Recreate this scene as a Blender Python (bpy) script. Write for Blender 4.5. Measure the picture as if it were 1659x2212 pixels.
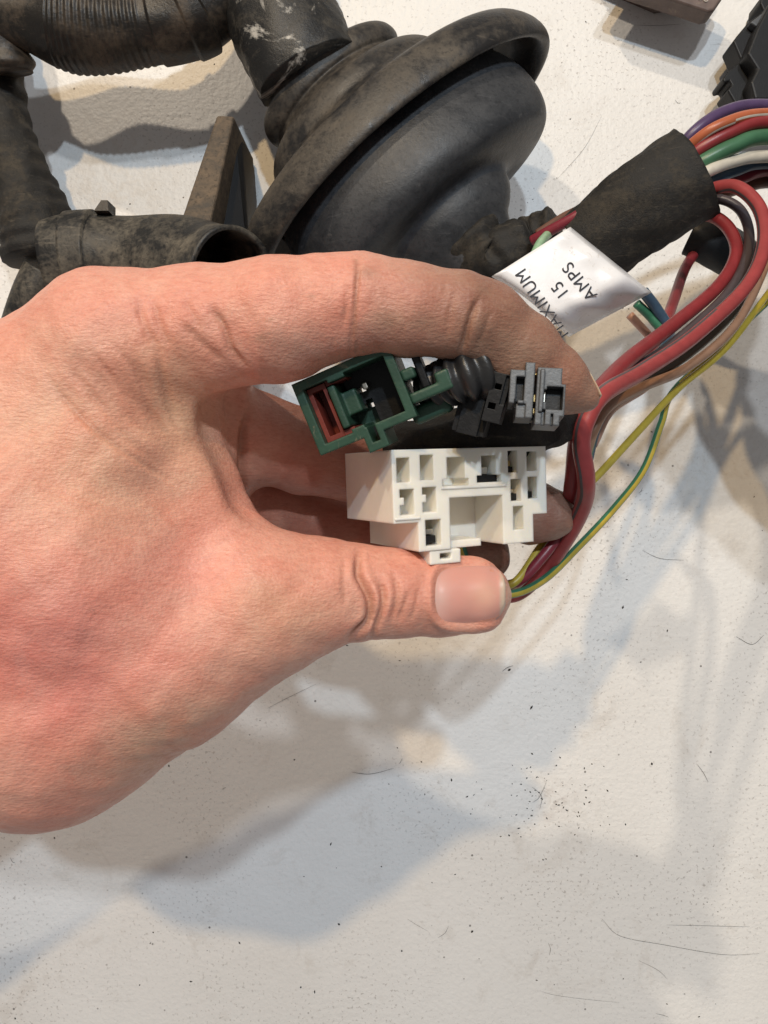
import bpy, bmesh, math, random
import numpy as np
from mathutils import Vector, Matrix
from mathutils.bvhtree import BVHTree

scene = bpy.context.scene
for o in list(bpy.data.objects):
    bpy.data.objects.remove(o)

# ---------------------------------------------------------------- camera
H = 0.36                                    # lens height above the bench (m)
F = 1598.0                                  # focal length in units of a 1659 x 2212 sheet
cam_d = bpy.data.cameras.new('camera')
cam = bpy.data.objects.new('camera', cam_d)
scene.collection.objects.link(cam)
cam.location = (0, 0, H)
cam_d.sensor_fit = 'VERTICAL'
cam_d.angle = 2 * math.atan(1106 / F)
cam_d.clip_start = 0.01
cam_d.clip_end = 50
scene.camera = cam

# ---------------------------------------------------------------- world, lamps, exposure
world = bpy.data.worlds.new('World')
scene.world = world
world.use_nodes = True
bg = world.node_tree.nodes['Background']
bg.inputs[0].default_value = (1.0, 0.98, 0.97, 1)
bg.inputs[1].default_value = 0.22

def lamp(name, direction, dist, size, color, level, target=(0, 0, 0.06)):
    """disk lamp; level = irradiance / pi that it gives on the bench"""
    d = Vector(direction).normalized()
    L = bpy.data.lights.new(name, 'AREA')
    L.shape = 'DISK'
    L.size = size
    L.color = color
    cosb = d.z
    L.energy = level * math.pi * math.pi * dist * dist / cosb
    o = bpy.data.objects.new(name, L)
    scene.collection.objects.link(o)
    o.location = Vector(target) + d * dist
    o.rotation_euler = (-d).to_track_quat('-Z', 'Y').to_euler()
    return o

lamp('cool_work_lamp', (0.02, 0.44, 1.0), 1.5, 0.045, (0.74, 0.88, 1.0), 0.28)
lamp('warm_work_lamp', (-0.21, 0.57, 1.0), 1.6, 0.050, (1.0, 0.70, 0.36), 0.29)
lamp('ceiling_lamp', (0.20, 0.50, 1.0), 2.0, 0.08, (0.90, 0.95, 1.0), 0.18)
lamp('added_low_lamp', (-0.50, 1.08, 1.0), 2.0, 0.06, (1.0, 0.86, 0.68), 0.21)  # added low lamp, angled so the hand's shadow reaches the lower bench

scene.view_settings.view_transform = 'Standard'
scene.view_settings.look = 'None'
scene.view_settings.exposure = 0.0
scene.view_settings.gamma = 1.0
scene.render.engine = 'CYCLES'

# ---------------------------------------------------------------- helpers
def P(px, py, z):
    """sheet position -> point at height z (metres)"""
    d = H - z
    return Vector(((px - 829.5) / F * d, -(py - 1106) / F * d, z))

def PD(px, py, dmm):
    return P(px, py, H - dmm * 0.001)

def link(o, parent=None):
    scene.collection.objects.link(o)
    if parent is not None:
        o.parent = parent
        o.matrix_parent_inverse = parent.matrix_world.inverted()
    return o

def tag(o, label, cat, group=None, kind=None):
    if label: o['label'] = label
    if cat: o['category'] = cat
    if group: o['group'] = group
    if kind: o['kind'] = kind
    return o

def empty(name, loc, label, cat, group=None):
    o = bpy.data.objects.new(name, None)
    o.empty_display_size = 0.01
    o.location = loc
    scene.collection.objects.link(o)
    bpy.context.view_layer.update()
    return tag(o, label, cat, group)

def mesh_obj(name, verts, faces, mats, parent=None, smooth=True, fmat=None, recentre=True):
    verts = np.asarray(verts, dtype=float)
    loc = Vector((0, 0, 0))
    if recentre and len(verts):
        c = (verts.min(0) + verts.max(0)) / 2
        loc = Vector((c[0], c[1], verts[:, 2].min()))
        verts = verts - np.array(loc)
    me = bpy.data.meshes.new(name)
    me.from_pydata([tuple(v) for v in verts], [], [tuple(int(i) for i in f) for f in faces])
    if not isinstance(mats, (list, tuple)): mats = [mats]
    for m in mats: me.materials.append(m)
    if fmat is not None:
        me.polygons.foreach_set('material_index', np.asarray(fmat, dtype=np.int32))
    me.polygons.foreach_set('use_smooth', [smooth] * len(me.polygons))
    me.update()
    o = bpy.data.objects.new(name, me)
    o.location = loc
    link(o)
    if parent is not None:
        bpy.context.view_layer.update()
        o.parent = parent
        o.matrix_parent_inverse = parent.matrix_world.inverted()
    return o

def catmull(pts, n):
    pts = np.asarray(pts, dtype=float)
    p = np.vstack([2 * pts[0] - pts[1], pts, 2 * pts[-1] - pts[-2]])
    out = []
    for i in range(1, len(p) - 2):
        for k in range(n):
            t = k / n
            out.append(0.5 * (2 * p[i] + (p[i + 1] - p[i - 1]) * t + (2 * p[i - 1] - 5 * p[i] + 4 * p[i + 1] - p[i + 2]) * t * t
                              + (3 * p[i] - p[i - 1] - 3 * p[i + 1] + p[i + 2]) * t ** 3))
    out.append(p[-2])
    return np.array(out)

def sweep(path, radii, seg=16, flat=1.0, rfun=None, cap=True, up=(0, 0, 1)):
    """tube around a path; radii per point; flat = vertical squash"""
    path = np.asarray(path, dtype=float)
    n = len(path)
    T = np.gradient(path, axis=0)
    T /= np.linalg.norm(T, axis=1)[:, None]
    up = np.array(up, dtype=float)
    verts, faces = [], []
    for i in range(n):
        s = np.cross(T[i], up); s /= (np.linalg.norm(s) + 1e-9)
        b = np.cross(s, T[i])
        for k in range(seg):
            a = 2 * math.pi * k / seg
            r = radii[i]
            if rfun: r = r * rfun(i / (n - 1), a)
            verts.append(path[i] + s * math.cos(a) * r + b * math.sin(a) * r * flat)
    for i in range(n - 1):
        for k in range(seg):
            k2 = (k + 1) % seg
            faces.append((i * seg + k, i * seg + k2, (i + 1) * seg + k2, (i + 1) * seg + k))
    if cap:
        faces.append(tuple(range(seg - 1, -1, -1)))
        faces.append(tuple((n - 1) * seg + k for k in range(seg)))
    return verts, faces

# ---------------------------------------------------------------- materials
def new_mat(name):
    m = bpy.data.materials.new(name)
    m.use_nodes = True
    nt = m.node_tree
    b = nt.nodes['Principled BSDF']
    return m, nt, b

def noise(nt, scale, detail=4, rough=0.6, coord=None, dist=0.0):
    n = nt.nodes.new('ShaderNodeTexNoise')
    n.inputs['Scale'].default_value = scale
    n.inputs['Detail'].default_value = detail
    n.inputs['Roughness'].default_value = rough
    n.inputs['Distortion'].default_value = dist
    if coord is not None: nt.links.new(coord, n.inputs['Vector'])
    return n.outputs['Fac']

def ramp(nt, fac, stops):
    r = nt.nodes.new('ShaderNodeValToRGB')
    e = r.color_ramp.elements
    while len(e) < len(stops): e.new(0.5)
    for el, (p, c) in zip(e, stops):
        el.position = p
        el.color = (c[0], c[1], c[2], 1) if hasattr(c, '__len__') else (c, c, c, 1)
    nt.links.new(fac, r.inputs['Fac'])
    return r.outputs['Color']

def mix(nt, fac, a, b):
    m = nt.nodes.new('ShaderNodeMix')
    m.data_type = 'RGBA'
    for sock, val in ((m.inputs[0], fac), (m.inputs[6], a), (m.inputs[7], b)):
        if isinstance(val, bpy.types.NodeSocket): nt.links.new(val, sock)
        elif hasattr(val, '__len__'): sock.default_value = (val[0], val[1], val[2], 1)
        else: sock.default_value = val
    return m.outputs[2]

def mathn(nt, op, a, b=0.0):
    m = nt.nodes.new('ShaderNodeMath'); m.operation = op
    for sock, val in ((m.inputs[0], a), (m.inputs[1], b)):
        if isinstance(val, bpy.types.NodeSocket): nt.links.new(val, sock)
        else: sock.default_value = val
    return m.outputs[0]

def coords(nt, scale=(1, 1, 1), rot=(0, 0, 0)):
    t = nt.nodes.new('ShaderNodeTexCoord')
    mp = nt.nodes.new('ShaderNodeMapping')
    mp.inputs['Scale'].default_value = scale
    mp.inputs['Rotation'].default_value = rot
    nt.links.new(t.outputs['Object'], mp.inputs['Vector'])
    return mp.outputs['Vector']

def bump(nt, b, height, strength, dist):
    n = nt.nodes.new('ShaderNodeBump')
    n.inputs['Strength'].default_value = strength
    n.inputs['Distance'].default_value = dist
    nt.links.new(height, n.inputs['Height'])
    nt.links.new(n.outputs['Normal'], b.inputs['Normal'])

def dusty(name, base, dust, amount=0.5, scale=60, rough=0.6, rough2=0.85, bscale=900, bstr=0.25, spec=0.4, extra=None):
    """rubber / plastic with blotchy dust on it"""
    m, nt, b = new_mat(name)
    c = coords(nt)
    n1 = noise(nt, scale, 6, 0.65, c, 0.6)
    n2 = noise(nt, scale * 9, 3, 0.6, c)
    s = mathn(nt, 'ADD', mathn(nt, 'MULTIPLY', n1, 0.75), mathn(nt, 'MULTIPLY', n2, 0.25))
    lo = 0.62 - 0.35 * amount
    f = ramp(nt, s, [(lo, 0.0), (lo + 0.22, 1.0)])
    col = mix(nt, f, base, dust)
    sc = ramp(nt, noise(nt, 90, 5, 0.7, coords(nt, (1, 9, 3), (0.3, 0.2, 0.7)), 0.4), [(0.60, 0.0), (0.72, 0.5)])
    col = mix(nt, sc, col, tuple(min(1, x * 1.5 + .01) for x in dust))
    pit = ramp(nt, noise(nt, 700, 3, 0.6, c), [(0.34, 0.55), (0.46, 0.0)])
    col = mix(nt, pit, col, tuple(x * .6 for x in base))
    if extra:                                 # second sort of smear on top
        ecol, escale, lo2, hi2 = extra
        e = ramp(nt, noise(nt, escale, 8, 0.7, c, 1.2), [(lo2, 0.0), (hi2, 1.0)])
        col = mix(nt, e, col, ecol)
    nt.links.new(col, b.inputs['Base Color'])
    rr = mix(nt, f, (rough,) * 3, (rough2,) * 3)
    nt.links.new(rr, b.inputs['Roughness'])
    b.inputs['Specular IOR Level'].default_value = spec
    bump(nt, b, noise(nt, bscale, 5, 0.65, c), bstr, 0.0006)
    return m

def plastic(name, col, rough=0.4, spec=0.5, sss=0.0, var=0.12, bstr=0.1, dirt=None, dirt_lo=0.6, edge=0.0):
    m, nt, b = new_mat(name)
    c = coords(nt)
    n1 = noise(nt, 220, 5, 0.6, c)
    dark = tuple(x * (1 - var) for x in col)
    cc = ramp(nt, n1, [(0.35, dark), (0.65, col)])
    if dirt:
        e = ramp(nt, noise(nt, 260, 8, 0.75, c, 0.8), [(dirt_lo, 0.0), (dirt_lo + 0.12, 1.0)])
        cc = mix(nt, e, cc, dirt)
    nt.links.new(cc, b.inputs['Base Color'])
    b.inputs['Roughness'].default_value = rough
    b.inputs['Specular IOR Level'].default_value = spec
    if sss:
        b.inputs['Subsurface Weight'].default_value = sss
        b.inputs['Subsurface Radius'].default_value = (1.0, 0.85, 0.6)
        b.inputs['Subsurface Scale'].default_value = 0.0025
    bump(nt, b, noise(nt, 1500, 4, 0.6, c), bstr, 0.0003)
    if edge:
        bv = nt.nodes.new('ShaderNodeBevel'); bv.samples = 6; bv.inputs['Radius'].default_value = edge
        nt.links.new(bv.outputs['Normal'], b.inputs['Normal'].links[0].from_node.inputs['Normal'])
    return m

def metal(name, col, rough=0.3):
    m, nt, b = new_mat(name)
    b.inputs['Metallic'].default_value = 1.0
    n1 = noise(nt, 900, 4, 0.6, coords(nt))
    nt.links.new(ramp(nt, n1, [(0.3, tuple(x * 0.6 for x in col)), (0.7, col)]), b.inputs['Base Color'])
    b.inputs['Roughness'].default_value = rough
    return m

def bench_material():
    m, nt, b = new_mat('white_bench_plastic')
    c = coords(nt)
    base = ramp(nt, noise(nt, 9, 5, 0.6, c, 0.4), [(0.3, (0.77, 0.755, 0.735)), (0.7, (0.84, 0.83, 0.815))])
    # faint rubbed-in grime
    g = ramp(nt, noise(nt, 38, 8, 0.72, c, 0.6), [(0.56, 0.0), (0.8, 0.55)])
    base = mix(nt, g, base, (0.50, 0.44, 0.38))
    for (sx, sy, rad, col, amt) in ((0.082, -0.139, 0.016, (0.30, 0.22, 0.18), 0.55), (-0.132, 0.155, 0.05, (0.52, 0.40, 0.27), 0.35), (0.15, 0.03, 0.06, (0.50, 0.40, 0.29), 0.30), (0.165, 0.10, 0.03, (0.52, 0.44, 0.34), 0.4)):  # a small brown smudge and wider tan patches, broken up by noise
        t = nt.nodes.new('ShaderNodeTexCoord')
        dn = nt.nodes.new('ShaderNodeVectorMath'); dn.operation = 'DISTANCE'
        nt.links.new(t.outputs['Object'], dn.inputs[0]); dn.inputs[1].default_value = (sx, sy, 0)
        near = ramp(nt, mathn(nt, 'DIVIDE', dn.outputs['Value'], rad), [(0.0, 1.0), (1.0, 0.0)])
        br = ramp(nt, noise(nt, 150, 8, 0.75, c, 0.8), [(0.45, 0.0), (0.66, 1.0)])
        base = mix(nt, mathn(nt, 'MULTIPLY', mathn(nt, 'MULTIPLY', near, br), amt), base, col)
    # fine grey flecks that gather in loose fields
    fld = ramp(nt, noise(nt, 14, 3, 0.5, c), [(0.4, 0.1), (0.68, 1.0)])
    fl = ramp(nt, noise(nt, 620, 2, 0.5, c), [(0.60, 0.0), (0.68, 1.0)])
    f = mathn(nt, 'MULTIPLY', mathn(nt, 'MULTIPLY', fl, fld), 0.50)
    base = mix(nt, f, base, (0.22, 0.19, 0.17))
    # sparse dark flecks
    v = nt.nodes.new('ShaderNodeTexVoronoi')
    v.inputs['Scale'].default_value = 120
    v.inputs['Randomness'].default_value = 1.0
    nt.links.new(c, v.inputs['Vector'])
    dist = ramp(nt, v.outputs['Distance'], [(0.035, 1.0), (0.085, 0.0)])
    sel = ramp(nt, v.outputs['Color'], [(0.60, 0.0), (0.68, 1.0)])
    f = mathn(nt, 'MULTIPLY', mathn(nt, 'MULTIPLY', dist, sel), 0.85)
    base = mix(nt, f, base, (0.07, 0.055, 0.05))
    # hairline scratches in three directions
    for rot, sc, off in ((0.5, 26, 0.0), (1.25, 20, 3.0), (-0.35, 22, 7.0)):
        cs = coords(nt, (1.0, 26.0, 1.0), (0, 0, rot))
        w = noise(nt, sc, 3, 0.5, cs, 0.5)
        line = ramp(nt, w, [(0.497, 0.0), (0.5, 1.0), (0.503, 0.0)])
        gate = ramp(nt, noise(nt, 17 + off, 2, 0.5, c), [(0.60, 0.0), (0.70, 1.0)])
        f = mathn(nt, 'MULTIPLY', mathn(nt, 'MULTIPLY', line, gate), 0.5)
        base = mix(nt, f, base, (0.20, 0.17, 0.15))
    nt.links.new(base, b.inputs['Base Color'])
    b.inputs['Roughness'].default_value = 0.42
    b.inputs['Specular IOR Level'].default_value = 0.35
    h = mathn(nt, 'ADD', noise(nt, 420, 3, 0.55, c), mathn(nt, 'MULTIPLY', noise(nt, 120, 3, 0.5, c), 0.8))
    bump(nt, b, h, 0.32, 0.0012)
    return m

def skin_material():
    m, nt, b = new_mat('skin')
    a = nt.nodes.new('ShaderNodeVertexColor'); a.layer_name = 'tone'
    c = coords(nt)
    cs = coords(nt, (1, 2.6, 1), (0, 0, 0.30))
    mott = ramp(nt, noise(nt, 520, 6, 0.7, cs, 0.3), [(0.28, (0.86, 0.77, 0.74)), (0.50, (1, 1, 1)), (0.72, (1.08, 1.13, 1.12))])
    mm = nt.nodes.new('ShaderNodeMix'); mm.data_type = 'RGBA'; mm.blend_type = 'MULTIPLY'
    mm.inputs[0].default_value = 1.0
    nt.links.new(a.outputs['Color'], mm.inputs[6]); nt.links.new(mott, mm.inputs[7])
    col = mm.outputs[2]
    bl = ramp(nt, noise(nt, 75, 4, 0.6, c, 0.6), [(0.36, (1.03, 1.06, 1.05)), (0.62, (1.0, 0.86, 0.83))])
    m2 = nt.nodes.new('ShaderNodeMix'); m2.data_type = 'RGBA'; m2.blend_type = 'MULTIPLY'; m2.inputs[0].default_value = 1.0
    nt.links.new(col, m2.inputs[6]); nt.links.new(bl, m2.inputs[7]); col = m2.outputs[2]
    # ground-in workshop dirt specks
    d = ramp(nt, noise(nt, 260, 7, 0.75, c, 1.0), [(0.67, 0.0), (0.75, 0.55)])
    col = mix(nt, d, col, (0.17, 0.10, 0.07))
    nt.links.new(col, b.inputs['Base Color'])
    b.inputs['Subsurface Weight'].default_value = 0.14
    b.inputs['Subsurface Radius'].default_value = (1.0, 0.35, 0.2)
    b.inputs['Subsurface Scale'].default_value = 0.0022
    r = ramp(nt, noise(nt, 500, 3, 0.5, c), [(0.3, 0.36), (0.7, 0.54)])
    nt.links.new(r, b.inputs['Roughness'])
    b.inputs['Specular IOR Level'].default_value = 0.45
    # fine criss-cross skin lines + pores
    ca = coords(nt, (1, 3.0, 1), (0, 0, 0.55))
    cb = coords(nt, (1, 3.2, 1), (0, 0, -0.35))
    va = noise(nt, 760, 4, 0.62, ca, 0.2)
    vb = noise(nt, 680, 4, 0.62, cb, 0.2)
    vo = nt.nodes.new('ShaderNodeTexVoronoi'); vo.inputs['Scale'].default_value = 1250
    nt.links.new(c, vo.inputs['Vector'])
    h = mathn(nt, 'ADD', mathn(nt, 'ADD', va, vb), mathn(nt, 'MULTIPLY', vo.outputs['Distance'], 0.5))
    bump(nt, b, h, 0.36, 0.0005)
    return m

M = {}
M['bench'] = bench_material()
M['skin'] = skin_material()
M['nail'] = None
M['white'] = plastic('white_nylon', (0.90, 0.86, 0.77), 0.38, 0.5, 0.45, 0.05, 0.06, (0.46, 0.36, 0.27), 0.66, 0.0006)
M['green'] = plastic('green_nylon', (0.024, 0.070, 0.044), 0.46, 0.5, 0.0, 0.25, 0.2, (0.20, 0.18, 0.12), 0.60, 0.0006)
M['red_seal'] = plastic('red_silicone', (0.22, 0.035, 0.022), 0.5, 0.5, 0.0, 0.3, 0.15, (0.05, 0.02, 0.02), 0.58)
M['grey'] = plastic('grey_nylon', (0.085, 0.09, 0.098), 0.42, 0.55, 0.0, 0.25, 0.2, (0.24, 0.22, 0.18), 0.64, 0.0005)
M['black'] = plastic('black_nylon', (0.010, 0.010, 0.011), 0.48, 0.3, 0.0, 0.2, 0.25, (0.05, 0.045, 0.04), 0.64)
M['boot'] = plastic('worn_black_rubber', (0.022, 0.022, 0.023), 0.36, 0.5, 0.0, 0.3, 0.3, (0.10, 0.095, 0.09), 0.62)
M['brass'] = metal('brass', (0.80, 0.62, 0.30), 0.28)
M['tin'] = metal('tin', (0.72, 0.68, 0.60), 0.30)
M['rubber'] = dusty('dusty_rubber', (0.016, 0.015, 0.015), (0.092, 0.077, 0.060), 0.54, 40, 0.36, 0.68, 700, 0.3)
M['rubber_clean'] = dusty('dark_rubber', (0.024, 0.026, 0.030), (0.055, 0.057, 0.062), 0.55, 30, 0.40, 0.6, 600, 0.25, extra=((0.15, 0.145, 0.14), 70, 0.62, 0.80))
M['tape'] = dusty('cloth_tape', (0.012, 0.011, 0.010), (0.07, 0.058, 0.042), 0.40, 60, 0.65, 0.9, 1600, 0.5)
M['tape_paint'] = dusty('black_tape_with_paint', (0.014, 0.014, 0.014), (0.075, 0.065, 0.05), 0.35, 55, 0.45, 0.8, 900, 0.4,
                        extra=((0.46, 0.44, 0.40), 42, 0.56, 0.64))
M['conduit'] = dusty('brown_dusty_tape', (0.014, 0.012, 0.010), (0.095, 0.070, 0.048), 0.50, 42, 0.38, 0.68, 800, 0.35)
M['cover'] = dusty('muddy_plastic', (0.014, 0.014, 0.014), (0.155, 0.135, 0.105), 0.52, 55, 0.45, 0.85, 700, 0.3)
M['bar'] = dusty('brown_bar', (0.045, 0.036, 0.028), (0.17, 0.125, 0.085), 0.72, 60, 0.6, 0.85, 700, 0.3)
M['paper'] = plastic('white_vinyl_label', (0.84, 0.84, 0.86), 0.25, 0.5, 0.0, 0.06, 0.05, (0.46, 0.38, 0.31), 0.585)
M['ink'] = plastic('black_ink', (0.015, 0.013, 0.018), 0.5, 0.3, 0, 0, 0)
M['brown_conn'] = plastic('brown_nylon', (0.16, 0.115, 0.10), 0.5, 0.4, 0, 0.3, 0.2, (0.32, 0.26, 0.17), 0.60)
M['crumb'] = plastic('dark_crumb', (0.03, 0.025, 0.022), 0.8, 0.2)
M['pale_print'] = plastic('moulded_pale_print', (0.45, 0.40, 0.35), 0.6, 0.3)

def wire_mat(name, col):
    return plastic('wire_' + name, col, 0.38, 0.5, 0.0, 0.18, 0.06, (0.14, 0.10, 0.075), 0.64)

# ---------------------------------------------------------------- bench top
def build_bench():
    s = 0.55
    v = [(-s, -s, 0), (s, -s, 0), (s, s, 0), (-s, s, 0), (-s, -s, -0.03), (s, -s, -0.03), (s, s, -0.03), (-s, s, -0.03)]
    f = [(0, 1, 2, 3), (7, 6, 5, 4), (0, 4, 5, 1), (1, 5, 6, 2), (2, 6, 7, 3), (3, 7, 4, 0)]
    o = mesh_obj('bench_top', v, f, M['bench'], smooth=False, recentre=False)
    tag(o, 'white textured plastic bench top speckled with dirt and scratches', 'bench top', kind='structure')
build_bench()

# ---------------------------------------------------------------- the hand
def build_hand():
    h = 0.85                                             # grid step, mm
    def Q(px, py, d): return np.array([(px - 829.5) / F * d, -(py - 1106) / F * d, 360.0 - d])
    # (px, py, distance mm, radius mm) chains
    body = [
        [(235, 762, 153, 15.2), (60, 900, 156, 17.5), (-260, 1120, 164, 21), (-420, 1230, 172, 24)],          # index metacarpal
        [(350, 830, 163, 12.5), (210, 980, 160, 20), (40, 1130, 158, 25), (-220, 1250, 164, 28)],             # muscle between thumb and index
        [(545, 1312, 165, 16.0), (350, 1392, 166, 22.0), (110, 1476, 170, 30.0), (-230, 1440, 176, 33)],      # thumb metacarpal and thenar
        [(318, 775, 157, 9.0), (382, 920, 159, 6.5), (440, 1070, 162, 6.5), (520, 1225, 165, 9)],            # first web
        [(280, 900, 165, 14), (370, 1080, 166, 13), (430, 1240, 168, 14), (180, 1240, 160, 24), (-60, 1300, 162, 28)],
        [(300, 830, 178, 14), (0, 1050, 182, 19), (-380, 1260, 186, 22)],                                     # middle metacarpal
        [(330, 880, 198, 13), (0, 1120, 200, 18), (-380, 1290, 200, 21)],                                     # ring metacarpal
        [(360, 960, 217, 12), (0, 1180, 216, 16), (-380, 1330, 212, 19)],                                     # little metacarpal
        [(400, 860, 184, 12.0), (432, 1000, 186, 11.0), (440, 1120, 188, 11)],                                 # palm pad
        [(380, 1000, 196, 14), (400, 1180, 195, 14)],
        [(200, 1320, 200, 24), (-100, 1380, 200, 26)],
        [(-260, 1300, 180, 27), (-420, 1360, 186, 27), (-900, 1760, 196, 30), (-1350, 2150, 205, 36)],        # wrist and forearm
        [(-260, 1250, 196, 24), (-420, 1330, 200, 24), (-900, 1720, 208, 28), (-1350, 2100, 216, 34)],
    ]
    fingers = [
        [(245, 752, 153, 14.6), (430, 712, 152, 12.6), (600, 692, 151, 12.3), (700, 668, 151, 10.6), (775, 657, 151, 9.8),
         (880, 668, 151.5, 9.3), (985, 682, 152.5, 8.7), (1040, 700, 155, 8.8), (1120, 765, 159, 8.8), (1200, 826, 161, 7.0), (1250, 852, 161.5, 4.2), (1272, 860, 161.5, 2.2)],
        [(330, 850, 178, 12.5), (480, 920, 181, 11.5), (650, 975, 192, 10.8), (900, 1030, 203, 10.2), (1080, 1090, 205, 9.4), (1150, 1106, 204, 8.6), (1190, 1112, 203, 7.0)],
        [(350, 930, 200, 12), (500, 1040, 203, 10.5), (680, 1125, 212, 10.0), (880, 1180, 214, 9.4), (1000, 1196, 213, 8.7), (1048, 1200, 212, 7.3)],
        [(370, 1010, 220, 10), (520, 1110, 230, 8.6), (660, 1190, 232, 8.0), (800, 1230, 232, 7.4), (870, 1240, 231, 6.0)],
        [(545, 1312, 165, 15.6), (690, 1281, 167, 12.4), (785, 1279, 169.5, 10.7), (850, 1281, 170.5, 10.0), (950, 1287, 172.5, 9.2), (1028, 1286, 173, 8.6)],
    ]
    def conv(ch): return [(Q(a, b, c), r) for a, b, c, r in ch]
    body = [conv(c) for c in body]; fingers = [conv(c) for c in fingers]
    allp = np.array([p for ch in body + fingers for p, r in ch]); allr = np.array([r for ch in body + fingers for p, r in ch])
    lo = (allp - allr[:, None]).min(0) - 4; hi = (allp + allr[:, None]).max(0) + 4
    n = np.ceil((hi - lo) / h).astype(int) + 1
    axes = [lo[i] + np.arange(n[i]) * h for i in range(3)]
    def smin(a, b, k):
        t = np.maximum(k - np.abs(a - b), 0) / k
        return np.minimum(a, b) - t * t * k * 0.25
    def add_cone(G, a, ra, b, rb, k):
        R = max(ra, rb) + k + 2.5
        mn = np.minimum(a, b) - R; mx = np.maximum(a, b) + R
        i0 = np.maximum(((mn - lo) / h).astype(int), 0); i1 = np.minimum(((mx - lo) / h).astype(int) + 2, n)
        X, Y, Z = [axes[i][i0[i]:i1[i]].astype(np.float32) for i in range(3)]
        ab = b - a; L2 = ab @ ab
        dx = (X - a[0])[:, None, None]; dy = (Y - a[1])[None, :, None]; dz = (Z - a[2])[None, None, :]
        t = np.clip((dx * ab[0] + dy * ab[1] + dz * ab[2]) / L2, 0, 1).astype(np.float32)
        D = np.sqrt((dx - t * ab[0]) ** 2 + (dy - t * ab[1]) ** 2 + (dz - t * ab[2]) ** 2) - (ra + (rb - ra) * t)
        s = G[i0[0]:i1[0], i0[1]:i1[1], i0[2]:i1[2]]
        s[...] = smin(s, D.astype(np.float32), k)
    B = np.full(n, 40.0, np.float32)
    for ch in body:
        for (a, ra), (b, rb) in zip(ch[:-1], ch[1:]): add_cone(B, a, ra, b, rb, 7.0)
    carve = np.full(n, 40.0, np.float32)
    for ch in [conv([(468, 800, 154, 7.6), (522, 925, 156, 8.0), (566, 1048, 159, 8.0)])]:
        for (a, ra), (b, rb) in zip(ch[:-1], ch[1:]): add_cone(carve, a, ra, b, rb, 2.0)
    B = -smin(-B, carve, 2.5)
    for ch in [conv([(385, 740, 163, 9.5), (440, 765, 166, 8.5), (488, 800, 170, 6.0)])]:         # fold under the index
        for (a, ra), (b, rb) in zip(ch[:-1], ch[1:]): add_cone(B, a, ra, b, rb, 3.0)
    Fg = np.full(n, 40.0, np.float32)
    for ch in fingers:
        g = np.full(n, 40.0, np.float32)
        for (a, ra), (b, rb) in zip(ch[:-1], ch[1:]): add_cone(g, a, ra, b, rb, 2.0)
        Fg = np.minimum(Fg, g)
    G = smin(B, Fg, 7.0)
    # surface nets
    ins = G < 0
    c = np.zeros(np.array(n) - 1, np.uint8)
    offs = [(i, j, k) for i in (0, 1) for j in (0, 1) for k in (0, 1)]
    def sh(A, o): return A[o[0]:A.shape[0] - 1 + o[0], o[1]:A.shape[1] - 1 + o[1], o[2]:A.shape[2] - 1 + o[2]]
    for o in offs: c += sh(ins, o)
    cells = np.argwhere((c > 0) & (c < 8))
    idx = np.full(c.shape, -1, np.int32)
    idx[tuple(cells.T)] = np.arange(len(cells))
    val = np.stack([G[cells[:, 0] + o[0], cells[:, 1] + o[1], cells[:, 2] + o[2]] for o in offs], 1)
    acc = np.zeros((len(cells), 3)); cnt = np.zeros(len(cells))
    for i in range(8):
        for j in range(i + 1, 8):
            oi, oj = np.array(offs[i]), np.array(offs[j])
            if np.abs(oi - oj).sum() != 1: continue
            a, b = val[:, i], val[:, j]
            mk = (a < 0) != (b < 0)
            t = np.where(mk, a / np.where(mk, a - b, 1), 0)
            acc += np.where(mk[:, None], oi + t[:, None] * (oj - oi), 0); cnt += mk
    V = lo + (cells + acc / cnt[:, None]) * h
    faces = []
    for ax in range(3):
        a = [slice(None)] * 3; b = [slice(None)] * 3
        a[ax] = slice(0, -1); b[ax] = slice(1, None)
        A = ins[tuple(a)]; Bn = ins[tuple(b)]
        e = np.argwhere(A != Bn)
        flip = A[tuple(e.T)]
        o1, o2 = [(1, 2), (2, 0), (0, 1)][ax]
        q = []
        for d1, d2 in ((-1, -1), (0, -1), (0, 0), (-1, 0)):
            cc = e.copy(); cc[:, o1] += d1; cc[:, o2] += d2
            q.append(idx[tuple(cc.T)])
        q = np.stack(q, 1)
        q[~flip] = q[~flip][:, ::-1]
        faces.append(q)
    faces = np.concatenate(faces)
    # relax
    E = np.concatenate([faces[:, [0, 1]], faces[:, [1, 2]], faces[:, [2, 3]], faces[:, [3, 0]]])
    key = np.sort(E, 1); key = key[:, 0].astype(np.int64) * len(V) + key[:, 1]
    uk, inv = np.unique(key, return_inverse=True)
    for lam in (0.6, -0.45, 0.6, -0.45, 0.5):
        S = np.zeros_like(V); C = np.bincount(E[:, 0], minlength=len(V)) + np.bincount(E[:, 1], minlength=len(V))
        for i in range(3): S[:, i] = np.bincount(E[:, 0], V[E[:, 1], i], len(V)) + np.bincount(E[:, 1], V[E[:, 0], i], len(V))
        V = V + lam * (S / C[:, None] - V)
    nv0, ne, nf = len(V), len(uk), len(faces)
    mid = (V[uk // nv0] + V[uk % nv0]) / 2
    cen = V[faces].mean(1)
    V = np.concatenate([V, mid, cen])
    em = nv0 + inv.reshape(4, nf)                          # edge points of every face: 01, 12, 23, 30
    cf = nv0 + ne + np.arange(nf)
    faces = np.concatenate([np.stack([faces[:, k], em[k], cf, em[(k + 3) % 4]], 1) for k in range(4)])
    E = np.concatenate([faces[:, [0, 1]], faces[:, [1, 2]], faces[:, [2, 3]], faces[:, [3, 0]]])
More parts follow.
